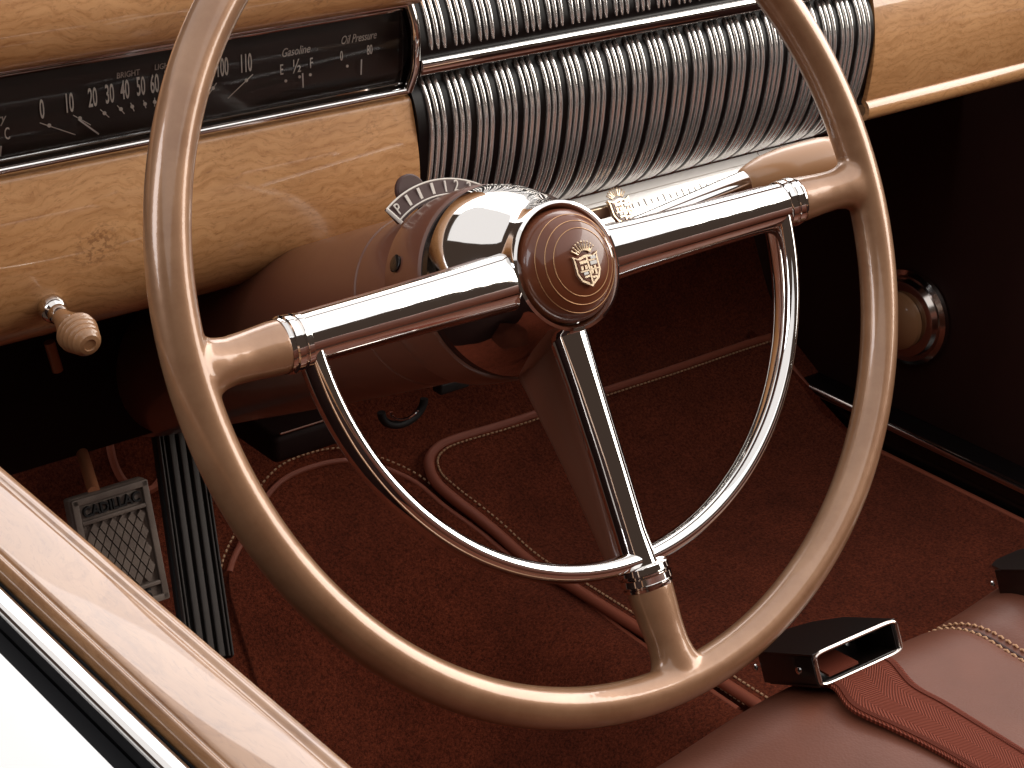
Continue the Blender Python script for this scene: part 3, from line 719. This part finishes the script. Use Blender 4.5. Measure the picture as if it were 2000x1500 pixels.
# ------------------------------------------------------------------ seat belts
def ray_plane(x, y, z): return PZ(x, y, z)
def make_buckle(name, label, c, M3):
    t = thing(name, label, 'seat belt', Matrix.Translation(c) @ M3, 'seat belts on the front seat')
    W, Ln, H = .064, .062, .0185                    # local x width, y forward, z up
    body = []
    ol = [(-W/2, -Ln/2), (W/2, -Ln/2), (W/2, Ln/2-.022), (W/2-.010, Ln/2-.006), (W/2-.022, Ln/2), (-W/2+.022, Ln/2), (-W/2+.010, Ln/2-.006), (-W/2, Ln/2-.022)]
    mb = MB()
    # hollow casing: top, bottom and two sides, open to the rear
    for z0, z1 in ((H/2-.002, H/2), (-H/2, -H/2+.002)):
        mb.prism(ol, z0, z1)
    for sx_ in (-1, 1): mb.box((sx_*(W/2-.0012), -.008, 0), (.0024, Ln-.018, H-.001), None, .0005)
    mb.prism([(-W/2+.008, -.004), (W/2-.008, -.004), (W/2-.008, Ln/2-.010), (W/2-.022, Ln/2-.001), (-W/2+.022, Ln/2-.001), (-W/2+.008, Ln/2-.010)], -H/2+.001, H/2-.001)
    cs = mb.build('buckle_casing', M_buckle, t); bv = cs.modifiers.new('bevel', 'BEVEL'); bv.width = .0009; bv.segments = 2
    rim_ = MB(); e = sell(W/2-.0006, H/2-.0004, 40, 9)
    rim_.tube([V((x, -Ln/2-.0006, z)) for x, z in e], .0011, 8, loop=True); rim_.build('buckle_edge', M_chrome_dull, t)
    for x, y in ((-W/2-.0004, -.018), (-W/2-.0004, .018)):
        MB().lathe([(0, 0), (.0022, 0), (.0020, .0009), (0, .0012)], 16, Matrix.Translation((x, y, 0)) @ Matrix.Rotation(-PI/2, 4, 'Y')).build('rivet', M_chrome, t)
    rv = MB(); rv.lathe([(0, 0), (.0034, 0), (.0030, .0012), (0, .0018)], 16, Matrix.Translation((W/2-.014, -.0045, 0)) @ Matrix.Rotation(PI/2, 4, 'X'))
    rv.build('rivet', M_chrome, t)
    return t
A = PZ(1612, 1303, -.216); B = PZ(1737, 1247, -.216)
xv = (B-A).normalized(); yv = V((0, 1, -.50)).normalized(); yv = (yv-xv*yv.dot(xv)).normalized(); zv = xv.cross(yv)
M3 = Matrix((xv, yv, zv)).transposed().to_4x4()
c = (A+B)/2 + yv*.031
bk = make_buckle('seat_belt', 'seat belt buckle with red webbing lying over the front edge of the seat', c, M3)
# webbing from the buckle back over the cushion
BI = bk.matrix_basis.inverted()
def seat_hit(x, y, lift):
    d = (_r*((x-1000)/FPX) - _u*((y-750)/FPX) + _f); t = .3
    while t < 3:
        p = CAM + d*t; r = .060; X = p.x
        pf = sum(math.exp(-((X-q_)/.006)**2) for q_ in SEAMS)*.0035*-1 + .0036*math.cos((X-.098)/.2515*2*PI)
        if p.y < SY-r: zs = SZ+(p.y-(SY-r))*.06
        else: zs = SZ-r+math.sqrt(max(0, r*r-(p.y-SY+r)**2))
        if p.z < zs+pf+lift: return p
        t += .0008
    return p
e0, e1 = A+(B-A)*.06, A+(B-A)*.94
e0, e1 = A-(B-A)*.02, A+(B-A)*.93
path = [(e1+yv*.030-zv*.0118, e0+yv*.030-zv*.0118), (e1+yv*.010-zv*.0115, e0+yv*.010-zv*.0115), (e1-yv*.003-zv*.0118, e0-yv*.003-zv*.0118)]
for x0, y0, x1, y1, h_ in ((1790, 1340, 1662, 1388, .0045), (1850, 1374, 1745, 1428, .003), (1900, 1405, 1815, 1463, .002), (2000, 1467, 1900, 1512, .0015), (2110, 1535, 2000, 1580, .0015)):
    path.append((seat_hit(x0, y0, h_), seat_hit(x1, y1, h_)))
Lp = smooth([p[0] for p in path], 10); Rp = smooth([p[1] for p in path], 10)
vs = []; fs = []; uv = []; acc = 0; nc = 12
for i, (p, q) in enumerate(zip(Lp, Rp)):
    if i: acc += ((p+q)/2-(Lp[i-1]+Rp[i-1])/2).length
    for side, dz in ((0, .0009), (1, -.0009)):
        for k in range(nc+1):
            t = k/nc; pt_ = p.lerp(q, t); pt_.z += dz - .0016*max(0, abs(2*t-1)-.86)*3 + .001
            vs.append(BI @ pt_); uv.append((t, acc/.05))
row = 2*(nc+1)
for i in range(len(Lp)-1):
    for k in range(nc):
        a = i*row+k; fs.append((a, a+1, a+row+1, a+row)); a += nc+1; fs.append((a, a+row, a+row+1, a+1))
    for k in (0, nc): a = i*row+k; fs.append((a, a+row, a+row+nc+1, a+nc+1))
me = bpy.data.meshes.new('webbing'); me.from_pydata([tuple(v_) for v_ in vs], [], fs); me.update()
ul = me.uv_layers.new(name='UVMap')
for lp in me.loops: ul.data[lp.index].uv = uv[lp.vertex_index]
me.polygons.foreach_set('use_smooth', [True]*len(me.polygons)); me.set_sharp_from_angle(angle=.6); me.materials.append(M_web)
wb = bpy.data.objects.new('webbing', me); COL.objects.link(wb); wb.parent = bk
mb = MB()
for t0_, t1_ in ((.05, .50),):
    a0, a1 = A+(B-A)*t0_, A+(B-A)*t1_
    mb.loft([[BI @ (q+yv*u_+zv*h_) for u_, h_ in ((.0015, -.0064), (.028, .004), (.028, .0052), (.0015, -.005))] for q in (a0, a1)])
o = mb.build('webbing_loop', M_leather_trim, bk); o.data.materials[0] = M_web
for P_, Q_ in ((Lp, Rp), (Rp, Lp)):
    st = MB()
    for i in range(len(P_)-1):
        for j in range(3):
            t = (i+j/3-i); p = P_[i].lerp(P_[i+1], j/3); q = Q_[i].lerp(Q_[i+1], j/3); d = (q-p).normalized()
            a = p+d*.0022+V((0, 0, .0018)); b = p+d*.0052+V((0, 0, .0022))
            st.tube([BI @ a, BI @ b], .0004, 6)
    st.build('webbing_stitches', M_web, wb)
c2 = c + V((.186, -.020, -.004))
bk2 = make_buckle('seat_belt', 'dark seat belt buckle at the far edge of the seat cushion', c2, M3)
